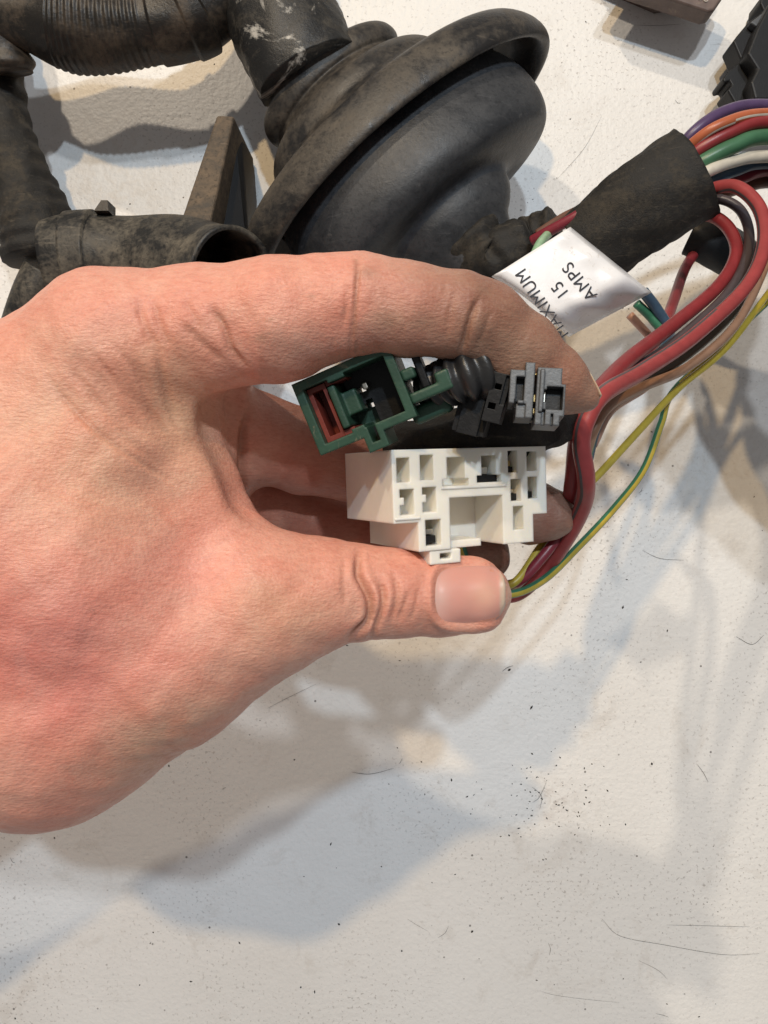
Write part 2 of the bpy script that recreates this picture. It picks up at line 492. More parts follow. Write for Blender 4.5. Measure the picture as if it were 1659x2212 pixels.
    def relax(V, lam):
        S = np.zeros_like(V); C = np.zeros(len(V))
        for i in range(3): S[:, i] = np.bincount(E[:, 0], V[E[:, 1], i], len(V)) + np.bincount(E[:, 1], V[E[:, 0], i], len(V))
        C = np.bincount(E[:, 0], minlength=len(V)) + np.bincount(E[:, 1], minlength=len(V))
        return V + lam * (S / C[:, None] - V)
    for lam in (0.6, -0.45, 0.6, -0.45, 0.5): V = relax(V, lam)
    def normals(V):
        fn = np.cross(V[faces[:, 2]] - V[faces[:, 0]], V[faces[:, 3]] - V[faces[:, 1]])
        N = np.zeros_like(V)
        for j in range(4):
            for i in range(3): N[:, i] += np.bincount(faces[:, j], fn[:, i], len(V))
        return N / (np.linalg.norm(N, axis=1)[:, None] + 1e-12)
    N = normals(V)
    # which vertices are the outermost layer seen from the thumb side
    D = 360.0 - V[:, 2]
    px = V[:, 0] / D * F + 829.5; py = -V[:, 1] / D * F + 1106
    front = np.clip((N[:, 2] + 0.25) / 0.35, 0, 1)
    # soft uneven flesh
    w = (np.sin(V[:, 0] * .31 + 1.3 * np.sin(V[:, 1] * .23)) * np.sin(V[:, 1] * .37 + V[:, 2] * .29) +
         .6 * np.sin(V[:, 0] * .83 + V[:, 2] * .4) * np.sin(V[:, 1] * .71 + 1.0 + np.sin(V[:, 0] * .5)))
    V = V + N * (w * 0.16)[:, None]
    disp = np.zeros(len(V))
    def crease(pl, width, depth, dmin, dmax, lip=0.0):
        pl = catmull(pl, 4)
        m = 4 * width
        sel = np.nonzero((px > pl[:, 0].min() - m) & (px < pl[:, 0].max() + m) & (py > pl[:, 1].min() - m) & (py < pl[:, 1].max() + m) & (D > dmin) & (D < dmax) & (front > 0))[0]
        X, Y = px[sel], py[sel]
        best = np.full(len(sel), 1e9); along = np.zeros(len(sel))
        seg = np.hypot(*(pl[1:] - pl[:-1]).T); tot = seg.sum(); run = 0.0
        for a, b, L in zip(pl[:-1], pl[1:], seg):
            ab = b - a
            t = np.clip(((X - a[0]) * ab[0] + (Y - a[1]) * ab[1]) / (ab @ ab), 0, 1)
            d = np.hypot(X - a[0] - t * ab[0], Y - a[1] - t * ab[1])
            up = d < best
            along = np.where(up, (run + t * L) / tot, along); best = np.minimum(best, d); run += L
        taper = np.clip(np.minimum(along, 1 - along) / 0.3, 0, 1); taper = taper * taper * (3 - 2 * taper)
        ok = front[sel] * taper
        disp[sel] -= ok * depth * np.exp(-(best / width) ** 2)
        if lip: disp[sel] += ok * depth * lip * np.exp(-((best - 2.2 * width) / (1.2 * width)) ** 2)
    IX = (125, 168); TH = (130, 185); rng0 = random.Random(8)
    crease([(780, 520), (768, 650), (752, 800)], 4.5, 0.5, *IX)
    for k in range(16):
        x0 = 700 + rng0.uniform(0, 300); y0 = rng0.uniform(590, 735)
        crease([(x0, y0), (x0 - rng0.uniform(-3, 8), y0 + rng0.uniform(25, 60))], 3.5, rng0.uniform(.08, .2), *IX)
    crease([(752, 600), (748, 660), (742, 720)], 6, 0.25, *IX)
    crease([(1040, 630), (1018, 690), (992, 780)], 7, 1.2, *IX)
    crease([(985, 610), (972, 680), (962, 750)], 6, 0.3, *IX)
    crease([(1065, 660), (1046, 715), (1030, 765)], 6, 0.3, *IX)
    crease([(446, 650), (480, 700), (500, 755), (545, 805)], 8, 1.0, *IX)
    crease([(388, 690), (440, 745), (492, 790)], 11, 0.6, 130, 175)
    crease([(330, 640), (345, 700), (372, 760)], 8, 0.5, *IX)
    crease([(295, 640), (310, 700), (335, 760)], 8, 0.4, *IX)
    crease([(395, 640), (415, 680), (440, 720)], 7, 0.4, *IX)
    rng = random.Random(4)
    g1 = np.array([(318, 680), (340, 750), (362, 840), (392, 930)], float)
    g2 = np.array([(70, 800), (180, 920), (290, 1000), (410, 1075)], float)
    for k in range(16):
        t = k / 15 + rng.uniform(-.03, .03)
        pl = g1 * (1 - t) + g2 * t + np.array([[rng.uniform(-9, 9), rng.uniform(-9, 9)] for _ in range(4)])
        a, b = rng.choice([(0, 3), (0, 4), (1, 4), (0, 4)])
        crease(pl[a:b], rng.uniform(6, 10), rng.uniform(0.18, 0.42), *TH, lip=.2)
    crease([(540, 860), (528, 930), (524, 1040), (530, 1135)], 9, 1.6, 168, 205)
    # thumb joint folds
    crease([(776, 1165), (774, 1232), (783, 1258), (799, 1296), (797, 1338), (769, 1366), (740, 1400)], 8, 1.7, *TH, lip=.2)
    crease([(812, 1240), (826, 1277), (823, 1322), (795, 1395)], 7, 1.15, *TH, lip=.15)
    crease([(846, 1228), (857, 1271), (854, 1311), (838, 1355)], 7, 0.65, *TH)
    crease([(884, 1270), (872, 1311), (856, 1352)], 6, 0.4, *TH)
    crease([(905, 1265), (898, 1310), (884, 1348)], 5, 0.3, *TH)
    crease([(745, 1200), (742, 1260), (750, 1320)], 7, 0.35, *TH)
    for a, b, c, dd in (((298, 1590), (397, 1578), (490, 1547), .55), ((246, 1620), (370, 1610), (440, 1592), .6),
                        ((215, 1650), (320, 1640), (405, 1622), .5), ((190, 1685), (275, 1680), (350, 1660), .4), ((330, 1560), (430, 1545), (520, 1515), .35)):
        crease([a, b, c], 13, dd * .45, 130, 200)
    # nail bed: a step round the thumb nail
    nx = (px - 1024) / 86.0; ny = (py - 1284) / 68.0
    rr = (np.abs(nx) ** 3.2 + np.abs(ny) ** 3.2) ** (1 / 3.2)
    thumb = front * (D > 140) * (D < 180) * (px > 880)
    disp += thumb * (0.75 * np.exp(-((rr - 1.12) / 0.10) ** 2) * np.clip((1075 - px) / 60, 0, 1) - 0.55 * np.clip((1.02 - rr) / 0.08, 0, 1))
    V = V + N * disp[:, None]
    V = relax(V, 0.25)
    N = normals(V)
    # ---- skin tones
    def blob(x, y, sx, sy, rot=0.0):
        c_, s_ = math.cos(rot), math.sin(rot)
        u = ((px - x) * c_ + (py - y) * s_) / sx; v = (-(px - x) * s_ + (py - y) * c_) / sy
        return np.exp(-(u * u + v * v))
    base = np.array([0.66, 0.325, 0.245])
    col = np.repeat(base[None], len(V), 0)
    def tint(f, c_):
        nonlocal col
        f = np.clip(f, 0, 1)[:, None]
        col = col * (1 - f) + np.array(c_) * f
    wob = 0.5 + 0.5 * np.sin(px * .021 + 2 * np.sin(py * .013)) * np.sin(py * .019 + 1.5 * np.sin(px * .011))
    tint(0.75 * blob(180, 1000, 240, 190, .6), (0.69, 0.40, 0.27))
    tint(0.65 * blob(390, 880, 90, 160, -.5), (0.66, 0.40, 0.25))
    tint((0.55 + .3 * wob) * blob(140, 1450, 260, 220, .5), (0.67, 0.25, 0.21))
    tint(0.5 * blob(20, 1380, 160, 130), (0.66, 0.24, 0.208))
    tint(0.55 * blob(420, 1220, 150, 90), (0.68, 0.285, 0.235))
    tint(0.55 * blob(260, 650, 170, 60), (0.64, 0.265, 0.20))
    tint(0.45 * blob(660, 640, 120, 60), (0.64, 0.27, 0.185))
    tint(0.6 * blob(340, 1600, 200, 80, -.45), (0.62, 0.39, 0.265))
    tint(0.45 * blob(620, 1330, 110, 90), (0.63, 0.375, 0.25))
    tint(0.45 * blob(915, 1310, 60, 60), (0.55, 0.26, 0.195))
    tint(0.35 * blob(560, 1290, 50, 40), (0.45, 0.26, 0.16))
    # work grime on the finger ends; shade inside the grip painted into the skin
    tint(0.88 * np.clip((px - 740) / 300, 0, 1) * (py < 1000), (0.22, 0.125, 0.085))
    tint(0.30 * np.clip((py - 690) / 90, 0, 1) * (px > 560) * (py < 900) * (D < 166), (0.33, 0.20, 0.145))  # index darker towards its lower side
    tint(0.60 * np.clip((D - 174) / 8, 0, 1) * (px > 500) * (px < 1000) * (py > 830), (0.33, 0.13, 0.085))  # rear fingers tinted darker to carry the shade deep in the grip
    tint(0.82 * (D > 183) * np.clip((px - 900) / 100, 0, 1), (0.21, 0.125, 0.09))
    tint(0.55 * (D < 180) * np.clip((px - 1085) / 20, 0, 1) * (py > 1150), (0.50, 0.39, 0.29))
    tint(0.5 * np.exp(-((px - 768) / 5) ** 2) * (py < 760) * (py > 560), (0.30, 0.17, 0.12))
    for (x, y, s) in ((672, 640, 5), (585, 690, 4), (840, 690, 22), (915, 700, 18), (790, 590, 14), (560, 730, 10)):
        tint(0.45 * blob(x, y, s * 1.6, s), (0.30, 0.20, 0.14))
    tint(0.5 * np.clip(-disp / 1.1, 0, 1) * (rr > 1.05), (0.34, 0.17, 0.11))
    V = V * 0.001
    base_loc = Vector((V[:, 0].mean(), V[:, 1].mean(), V[:, 2].min()))
    Vl = V - np.array(base_loc)
    me = bpy.data.meshes.new('hand')
    me.from_pydata(Vl.tolist(), [], faces.tolist())
    me.materials.append(M['skin'])
    me.polygons.foreach_set('use_smooth', [True] * len(me.polygons))
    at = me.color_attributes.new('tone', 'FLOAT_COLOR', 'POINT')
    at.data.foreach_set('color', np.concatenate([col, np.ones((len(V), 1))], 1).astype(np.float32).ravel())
    me.update()
    o = bpy.data.objects.new('hand', me)
    o.location = base_loc
    link(o)
    tag(o, 'bare left hand with dirty fingertips pinching the plug connectors', 'hand')
    bpy.context.view_layer.update()
    bvh = BVHTree.FromPolygons([Vector(v) for v in V], faces.tolist())
    return o, bvh
hand, hand_bvh = build_hand()

def nail_material():
    m, nt, b = new_mat('finger_nail')
    a = nt.nodes.new('ShaderNodeVertexColor'); a.layer_name = 'tone'
    nt.links.new(a.outputs['Color'], b.inputs['Base Color'])
    b.inputs['Roughness'].default_value = 0.34
    b.inputs['Specular IOR Level'].default_value = 0.45
    b.inputs['Subsurface Weight'].default_value = 0.2
    b.inputs['Subsurface Radius'].default_value = (1.0, 0.4, 0.3)
    b.inputs['Subsurface Scale'].default_value = 0.0015
    bump(nt, b, noise(nt, 500, 3, 0.5, coords(nt, (0.15, 1, 1))), 0.12, 0.0003)
    return m
M['nail'] = nail_material()

def build_thumb_nail():
    """curved plate laid on the nail bed, free edge past the fingertip"""
    nu, nv = 30, 24
    top, cols = [], []
    pts = np.zeros((nu + 1, nv + 1, 3))
    XY = [[None] * (nv + 1) for _ in range(nu + 1)]
    for i in range(nu + 1):
        for j in range(nv + 1):
            s = i / nu; t = j / nv * 2 - 1
            # half width: squarish root, rounded free edge
            hw = 66 * (1 - 0.04 * (1 - s)) * (1 - max(0, (s - 0.66) / 0.36) ** 2.4) ** 0.5 if s < 1 else 66 * (1 - (0.34 / 0.36) ** 2.4) ** 0.5
            if s < .2: hw *= 1 - .22 * ((.2 - s) / .2) ** 2.2
            x = 942 + 150 * s - 8 * (1 - s) * (1 - t * t) + 6 * (s > .9) * 0
            y = 1282 + hw * t + 6 * (1 - s)
            # plate shape: a gentle arch across, slight fall to the free edge
            d = 172.8 - 9.05 + 2.7 * abs(hw * t / 66) ** 2.2 + 1.3 * s ** 2 - 0.1
            XY[i][j] = (x, y, d)
            pts[i, j] = PD(x, y, d)
            pink = np.array([0.61, 0.295, 0.245])
            c = pink.copy()
            lun = math.exp(-(((x - 946) / 24) ** 2 + ((y - 1290) / 46) ** 2))
            c = c * (1 - .75 * lun) + np.array([0.62, 0.42, 0.38]) * .75 * lun
            warm = math.exp(-(((x - 1050) / 34) ** 2 + ((y - 1285) / 30) ** 2))
            c = c * (1 - .65 * warm) + np.array([0.70, 0.42, 0.31]) * .65 * warm
            red = math.exp(-(((x - 1083) / 10) ** 2)) * (1 - abs(t) ** 2)
            c = c * (1 - .25 * red) + np.array([0.60, 0.24, 0.22]) * .25 * red
            cut = max(0, 1 - s / .07)
            c = c * (1 - .6 * cut) + np.array([0.66, 0.46, 0.38]) * .6 * cut
            edge = max(0, min(1, (s - 0.90) / 0.05))
            c = c * (1 - .85 * edge) + np.array([0.52, 0.44, 0.34]) * .85 * edge
            rim = max(0, (abs(t) - 0.9) / 0.1)
            c = c * (1 - .35 * rim) + np.array([0.42, 0.22, 0.16]) * .35 * rim
            cols.append((*c, 1))
    mid = nv // 2
    dl = np.zeros((nu + 1, nv + 1))
    for i in range(nu + 1):
        for j in list(range(mid, nv + 1)) + list(range(mid - 1, -1, -1)):
            x, y, d = XY[i][j]
            prev = dl[i, j - 1] if j > mid else (dl[i, j + 1] if j < mid else (dl[i - 1, j] if i else 0.0))
            ray = (PD(x, y, 200) - Vector((0, 0, H))).normalized()
            hit = hand_bvh.ray_cast(Vector((0, 0, H)), ray)[0]
            val = prev
            if hit is not None and i < nu * .93:
                v = (H - hit.z) * 1000 - d
                if abs(v - prev) < 1.5 or (j == mid and i == 0): val = v
            dl[i, j] = val
    for _ in range(6):
        q = np.pad(dl, 1, mode='edge'); dl = (q[:-2, 1:-1] + q[2:, 1:-1] + q[1:-1, :-2] + q[1:-1, 2:] + 2 * dl) / 6
    for i in range(nu + 1):
        for j in range(nv + 1):
            x, y, d = XY[i][j]
            e = min(1, (1 - abs(j / nv * 2 - 1)) / .30) * min(1, (i / nu) / .16)
            pts[i, j] = PD(x, y, d + dl[i, j] - .42 * e * e * (3 - 2 * e) + .20)
    verts = pts.reshape(-1, 3)
    low = verts.copy(); low[:, 2] -= 0.0009
    V = np.vstack([verts, low]); n = len(verts)
    f = []
    for i in range(nu):
        for j in range(nv):
            a = i * (nv + 1) + j; b = a + nv + 1
            f.append((a, b, b + 1, a + 1)); f.append((n + a + 1, n + b + 1, n + b, n + a))
    ring = [j for j in range(nv + 1)] + [i * (nv + 1) + nv for i in range(1, nu + 1)] + [nu * (nv + 1) + j for j in range(nv - 1, -1, -1)] + [i * (nv + 1) for i in range(nu - 1, 0, -1)]
    for k in range(len(ring)):
        a, b = ring[k], ring[(k + 1) % len(ring)]
        f.append((a, b, n + b, n + a))
    o = mesh_obj('thumb_nail', V, f, M['nail'], hand)
    at = o.data.color_attributes.new('tone', 'FLOAT_COLOR', 'POINT')
    at.data.foreach_set('color', np.array(cols + cols, np.float32).ravel())
build_thumb_nail()

# ---------------------------------------------------------------- moulded plug housings
def height_block(rects, depth):
    """rects painted in order: (x0, y0, x1, y1, h); h = front level (0 = face, < 0 = recess), None = open through.
    Returns watertight verts / faces in (x, -y, w)."""
    xs = sorted({r[0] for r in rects} | {r[2] for r in rects}); ys = sorted({r[1] for r in rects} | {r[3] for r in rects})
    nx, ny = len(xs) - 1, len(ys) - 1
    Hh = [[None] * ny for _ in range(nx)]
    for x0, y0, x1, y1, h in rects:
        for i in range(nx):
            cx = (xs[i] + xs[i + 1]) / 2
            if not (x0 < cx < x1): continue
            for j in range(ny):
                cy = (ys[j] + ys[j + 1]) / 2
                if y0 < cy < y1: Hh[i][j] = h
    V, Fc, key = [], [], {}
    def vert(x, y, w):
        k = (round(x, 3), round(y, 3), round(w, 3))
        if k not in key: key[k] = len(V); V.append((x, -y, w))
        return key[k]
    levels = sorted({h for c in Hh for h in c if h is not None} | {-depth})
    def get(i, j):
        if i < 0 or j < 0 or i >= nx or j >= ny or Hh[i][j] is None: return -depth
        return Hh[i][j]
    for i in range(nx):
        for j in range(ny):
            h = Hh[i][j]
            if h is None: continue
            x0, x1, y0, y1 = xs[i], xs[i + 1], ys[j], ys[j + 1]
            Fc.append((vert(x0, y1, h), vert(x1, y1, h), vert(x1, y0, h), vert(x0, y0, h)))
            Fc.append((vert(x0, y0, -depth), vert(x1, y0, -depth), vert(x1, y1, -depth), vert(x0, y1, -depth)))
            for di, dj, a, b in ((-1, 0, (x0, y0), (x0, y1)), (1, 0, (x1, y1), (x1, y0)), (0, -1, (x1, y0), (x0, y0)), (0, 1, (x0, y1), (x1, y1))):
                g = get(i + di, j + dj)
                if g < h:
                    st = [l for l in levels if g <= l <= h]
                    for l0, l1 in zip(st[:-1], st[1:]):
                        Fc.append((vert(*a, l0), vert(*b, l0), vert(*b, l1), vert(*a, l1)))
    return V, Fc

def frame_matrix(px, py, dmm, normal, roll):
    n = Vector(normal).normalized()
    u = Vector((1, 0, 0)); u = (u - n * u.dot(n)).normalized()
    v = n.cross(u)
    c, s = math.cos(roll), math.sin(roll)
    u2 = u * c + v * s; v2 = -u * s + v * c
    m = Matrix((u2, v2, n)).transposed().to_4x4()
    m.translation = PD(px, py, dmm)
    return m

def block(name, rects, depth, su, sv, centre, mat, M4, parent, bev=0.00025, woff=0.0, seg=2):
    """rects in sheet units about centre; su, sv = mm per unit; depth/levels in mm"""
    rr = [((r[0] - centre[0]) * su, (r[1] - centre[1]) * sv, (r[2] - centre[0]) * su, (r[3] - centre[1]) * sv, r[4]) for r in rects]
    V, Fc = height_block(rr, depth)
    W = [M4 @ Vector((x * .001, y * .001, (w + woff) * .001)) for x, y, w in V]
    o = mesh_obj(name, [tuple(w) for w in W], Fc, mat, parent, smooth=False)
    bm = bmesh.new(); bm.from_mesh(o.data)
    bmesh.ops.recalc_face_normals(bm, faces=bm.faces)
    if bev: bmesh.ops.dissolve_limit(bm, angle_limit=0.02, verts=bm.verts, edges=bm.edges)
    bm.to_mesh(o.data); bm.free()
    if bev:
        md = o.modifiers.new('soft_edges', 'BEVEL')
        md.width = bev; md.segments = seg; md.limit_method = 'ANGLE'; md.angle_limit = 0.6
        md.harden_normals = False
    return o

def box_local(name, x0, y0, x1, y1, w0, w1, su, sv, centre, mat, M4, parent, bev=0.00015):
    return block(name, [(x0, y0, x1, y1, w1)], -w0, su, sv, centre, mat, M4, parent, bev)

def white_connector():
    t = empty('white_connector', PD(1020, 1075, 190), 'creamy white multi cavity plug held between thumb and middle finger', 'connector')
    M4 = frame_matrix(1021, 1079, 168, (0.43, -0.04, 0.90), math.radians(2.2))
    su, sv, c = 0.0428, 0.0374, (1010, 430)
    r = [(540, 118, 1495, 545, 0), (680, 545, 1400, 720, 0)]
    dp = -7
    r += [
        (565, 165, 640, 308, dp), (700, 152, 778, 300, dp), (578, 348, 660, 498, dp), (578, 396, 602, 440, 0), (708, 342, 790, 490, dp), (708, 385, 730, 430, 0),
        (720, 535, 812, 690, dp), (858, 170, 968, 300, dp), (830, 300, 990, 342, dp), (1070, 166, 1165, 286, dp), (1040, 286, 1195, 330, dp),
        (1240, 140, 1302, 276, dp), (1364, 148, 1432, 272, dp), (1255, 318, 1325, 455, dp), (1368, 308, 1432, 446, dp), (1268, 488, 1336, 636, dp),
        (868, 412, 1200, 722, -12), (868, 676, 1085, 722, -2.0),
    ]
    block('housing', r, 26, su, sv, c, M['white'], M4, t, 0)
    # small latch loop under the housing
    l = [(745, 722, 930, 806, -0.2), (805, 742, 872, 776, -5)]
    block('latch_loop', l, 10, su, sv, c, M['white'], M4, t, 0.00022, 0)
    box_local('alignment_rail', 545, 512, 690, 528, -2, 0.35, su, sv, c, M['white'], M4, t)
    box_local('alignment_rail', 820, 345, 1225, 362, -2, 0.3, su, sv, c, M['white'], M4, t)
    for x0, y0, x1, y1 in ((1042, 286, 1193, 328), (1244, 240, 1298, 274), (1262, 410, 1320, 453), (1378, 402, 1426, 442), (730, 634, 800, 678)):
        box_local('slot_shade', x0, y0, x1, y1, -15.5, -1.7, su, sv, c, M['black'], M4, t, 0.0001)  # black boxes standing in for the darkness deep in the slots
    for x0, y0, x1, y1, w0, w1 in ((738, 594, 790, 626, -12, -2), (1090, 235, 1145, 284, -12, -2.4), (1252, 200, 1292, 240, -10, -2.2),
                                   (1272, 382, 1312, 409, -12, -2.2), (1386, 372, 1420, 401, -12, -2.2), (562, 195, 580, 240, -8, -3)):
        box_local('terminal', x0, y0, x1, y1, w0, w1, su, sv, c, M['tin'] if x0 != 1252 else M['brass'], M4, t, 0.0002)
white_connector()

def green_connector():
    t = empty('green_connector', PD(760, 868, 185), 'dark green plug with red seal lying under the index finger', 'connector')
    M4 = frame_matrix(757, 858, 153, (-0.14, -0.16, 0.97), math.radians(22.5))
    s, c = 0.0222, (0, 0)
    r = [(-480, -322, 512, 398, 0), (-30, 398, 172, 550, 0),
         (-395, -236, 425, 312, -13), (35, 312, 112, 470, -13),
         (-150, -236, 20, -200, 0), (-110, 280, 20, 312, 0)]
    # openings through the floor where daylight shows
    for x0, y0, x1, y1 in ((20, -75, 100, -25), (55, 95, 125, 140), (165, 60, 195, 140), (230, 20, 262, 120)):
        r.append((x0, y0, x1, y1, None))
    block('housing', r, 15, s, s, c, M['green'], M4, t, 0.0005, 0, 3)
    b = [(-188, -172, -112, 250, -1.0), (-112, -80, 30, 150, -4.5)]
    block('cavity_shade', [(-80, -248, 436, 90, -9), (120, 90, 436, 322, -9), (22, 330, 126, 478, -8), (20, -75, 100, -25, None), (55, 60, 125, 90, None)], 12.9, s, s, c, M['black'], M4, t, 0.0003)  # solid black block that carries the shade inside the cavity
    block('inner_bar', b, 13, s, s, c, M['green'], M4, t, 0.0004)
    sl = [(-394, -228, -205, 310, -2.6), (-350, -180, -240, 262, -9), (-205, -240, 10, -186, -3.2), (-205, 258, -90, 310, -2.4)]
    block('seal', sl, 12.5, s, s, c, M['red_seal'], M4, t, 0.0003)
    block('terminal', [(95, -100, 150, -30, -6)], 13, s, s, c, M['tin'], M4, t, 0.0003)
    lt = [(510.5, -312, 810, -212, -0.4), (510.5, -45, 640, 60, -0.4), (510.5, 185, 810, 285, -0.4), (770, -312, 880, -150, -0.4), (790, 95, 925, 285, -0.4)]
    block('latch', lt, 13, s, s, c, M['green'], M4, t, 0.0005, 0, 3)
    block('latch_bar', [(650, -215, 725, 188, -2.2)], 10, s, s, c, M['black'], M4, t, 0.0004)
    block('rear_body', [(430, 300, 830, 480, -6)], 16, s, s, c, M['green'], M4, t, 0.0012, 0, 3)
green_connector()

def grey_connector():
    t = empty('grey_connector', PD(1162, 863, 185), 'small dark grey two cavity plug held by the index fingertip', 'connector')
    M4 = frame_matrix(1160, 850, 149, (-0.10, 0.04, 1), math.radians(-4))
    s, c = 0.0232, (990, 530)
    r = [(752, 330, 905, 622, 0), (806, 388, 892, 596, -3), (800, 585, 830, 622, None),
         (880, 258, 962, 744, -0.3), (962, 300, 1000, 735, -4.5),
         (985, 300, 1195, 800, 0), (1195, 440, 1232, 720, 0), (1072, 462, 1214, 664, -3.2), (1050, 490, 1074, 600, -2), (1010, 320, 1045, 690, 0.5),
         (820, 622, 900, 745, -0.8), (1040, 664, 1070, 800, -1.0), (1120, 700, 1140, 800, -1.0)]
    block('housing', r, 7.5, s, s, c, M['grey'], M4, t, 0.0004, 0, 3)
    box_local('cavity_shade', 810, 392, 888, 592, -3.3, -2.4, s, s, c, M['black'], M4, t, 0.0001)  # black inserts standing in for the darkness inside the holes
    box_local('cavity_shade', 1078, 468, 1208, 658, -3.5, -2.6, s, s, c, M['black'], M4, t, 0.0001)
    for y0, y1 in ((330, 350), (520, 590), (640, 690)):
        box_local('terminal', 968, y0, 995, y1, -5, -2.2, s, s, c, M['brass'], M4, t)
    box_local('terminal', 1052, 495, 1072, 598, -5, -1.6, s, s, c, M['tin'], M4, t)
grey_connector()

def black_connector():
    t = empty('black_connector', PD(1090, 875, 185), 'flat black plug with two slots beside the grey plug', 'connector')
    M4 = frame_matrix(1072, 860, 152, (-0.2, -0.1, 0.95), math.radians(-14))
    s, c = 0.0224, (600, 550)
    r = [(515, 320, 685, 775, 0), (560, 420, 620, 470, -5), (545, 600, 610, 655, -5), (640, 330, 685, 600, -0.8)]
    block('housing', r, 12, s, s, c, M['black'], M4, t, 0.0006, 0, 3)
    block('rear_shroud', [(250, 430, 560, 930, -4), (300, 380, 500, 940, -3)], 16, s, s, c, M['black'], M4, t, 0.0012, 0, 3)
black_connector()

# corrugated boot between the plugs
def boot():
    pts = catmull([PD(925, 838, 162), PD(965, 825, 157), PD(1010, 808, 155), PD(1062, 788, 158)], 40)
    n = len(pts)
    rad = [0.0054 * (1 - 0.20 * abs(math.sin(i / n * math.pi * 8)) ** 2.5) * (0.82 + 0.36 * min(1, i / n * 1.5)) for i in range(n)]
    v, f = sweep(pts, rad, 28, 1.0, lambda t, a: 1 + 0.03 * math.sin(a * 3 + t * 9))
    o = mesh_obj('corrugated_boot', v, f, M['boot'])
    tag(o, 'short black corrugated rubber boot between green and grey plugs', 'boot')
boot()

def rag_sleeve():
    pts = catmull([PD(840, 960, 196), PD(900, 965, 189), PD(1000, 950, 184), PD(1090, 940, 180), PD(1165, 915, 184), PD(1230, 890, 192)], 14)
    n = len(pts)
    v, f = sweep(pts, [0.0076 - 0.0022 * abs(i / n - .5) for i in range(n)], 26, 0.8,
                 lambda t, a: 1 + 0.07 * math.sin(a * 5 + t * 14) + 0.05 * math.sin(a * 9 - t * 31))
    o = mesh_obj('cloth_sleeve', v, f, M['tape'])
    tag(o, 'crumpled black cloth sleeve behind the white plug and below grey plug', 'sleeve')
rag_sleeve()

# ---------------------------------------------------------------- wires
def wire(pts, rmm, col, label, stripe=None, group='coloured wires of the loom', name='wire', seg=16, n=12, phase=0.3, wide=False):
    path = catmull([PD(*p) for p in pts], n)
    v, f = sweep(path, [rmm * .001] * len(path), seg)
    mats = [col]; fm = None
    if stripe:
        mats.append(stripe)
        fm = []
        for i in range(len(path) - 1):
            k0 = int((phase + 0.10 * i / len(path)) * seg)
            for k in range(seg): fm.append(1 if (k - k0) % seg in ((0, 1, 2) if wide else (0,)) else 0)
        fm += [0, 0]
    o = mesh_obj(name, v, f, mats, fmat=fm)
    tag(o, label, 'wire', group)
    return o

W = {k: wire_mat(k, c) for k, c in dict(red=(0.25, 0.028, 0.032), red2=(0.33, 0.048, 0.048), grey=(0.075, 0.058, 0.062), tan=(0.36, 0.20, 0.125), brown=(0.17, 0.085, 0.06), yellow=(0.50, 0.38, 0.05),
     green=(0.055, 0.16, 0.085), teal=(0.04, 0.17, 0.10), blue=(0.045, 0.085, 0.14), black=(0.025, 0.022, 0.02), orange=(0.45, 0.12, 0.05), purple=(0.085, 0.05, 0.13), white=(0.62, 0.58, 0.50), pink=(0.60, 0.34, 0.26),
     lgreen=(0.30, 0.50, 0.30), maroon=(0.22, 0.025, 0.04)).items()}

wire([(1470, 450, 268), (1530, 412, 262), (1590, 404, 254), (1640, 450, 246), (1650, 530, 238), (1610, 620, 230), (1500, 725, 215), (1390, 800, 198), (1305, 850, 182), (1268, 905, 180),
      (1256, 960, 182), (1266, 1030, 186), (1262, 1085, 194), (1232, 1150, 204), (1180, 1225, 214), (1110, 1285, 216), (1030, 1262, 216), (965, 1160, 203)], 2.25, W['red2'], 'thick red wire making the outer loop beside the label', W['grey'], phase=.03)
wire([(1470, 480, 270), (1530, 465, 268), (1575, 495, 262), (1590, 550, 255), (1550, 620, 246), (1450, 705, 228), (1360, 775, 208), (1298, 838, 190), (1262, 895, 186), (1245, 960, 190),
      (1237, 1040, 195), (1222, 1120, 208), (1165, 1215, 218), (1095, 1280, 218), (1010, 1255, 218), (950, 1150, 203)], 2.2, W['red'], 'red wire of the inner loop passing behind index fingertip')
wire([(1470, 465, 274), (1540, 430, 268), (1600, 455, 262), (1618, 530, 254), (1575, 630, 244), (1450, 745, 226), (1350, 810, 208), (1290, 860, 196), (1262, 930, 196), (1256, 1010, 200), (1240, 1095, 208), (1180, 1200, 216), (1100, 1270, 216), (1020, 1250, 216), (960, 1140, 202)], 1.7, W['grey'],
     'dark grey wire running between the two red loops')
wire([(1750, 300, 300), (1690, 460, 280), (1655, 570, 262), (1590, 700, 248), (1490, 790, 232), (1390, 835, 216), (1318, 875, 204), (1282, 930, 200), (1258, 1010, 204), (1238, 1090, 208), (1200, 1165, 210), (1105, 1268, 206), (1030, 1250, 210), (975, 1150, 202)], 1.5, W['tan'],
     'tan wire curving below the red loops')
wire([(1720, 420, 300), (1640, 590, 272), (1580, 680, 254), (1480, 770, 236), (1380, 828, 218), (1305, 876, 206), (1275, 940, 206)], 1.5, W['black'], 'black wire alongside the tan one')
wire([(1780, 480, 290), (1670, 620, 270), (1570, 750, 252), (1470, 835, 238), (1385, 925, 226), (1300, 1018, 218), (1230, 1090, 214), (1165, 1185, 208), (1105, 1262, 204), (1030, 1250, 208), (985, 1150, 202)], 1.15, W['yellow'],
     'yellow wire with brown stripe crossing toward the thumb', W['brown'], phase=.62)
wire([(1800, 520, 290), (1560, 745, 262), (1455, 845, 246), (1428, 915, 240), (1390, 1015, 234), (1325, 1100, 226), (1250, 1180, 218), (1175, 1252, 208), (1100, 1284, 200), (1030, 1265, 206), (990, 1160, 202)], 1.15, W['teal'],
     'green wire with yellow stripe ending under the thumb tip', W['yellow'], phase=.17, wide=True)
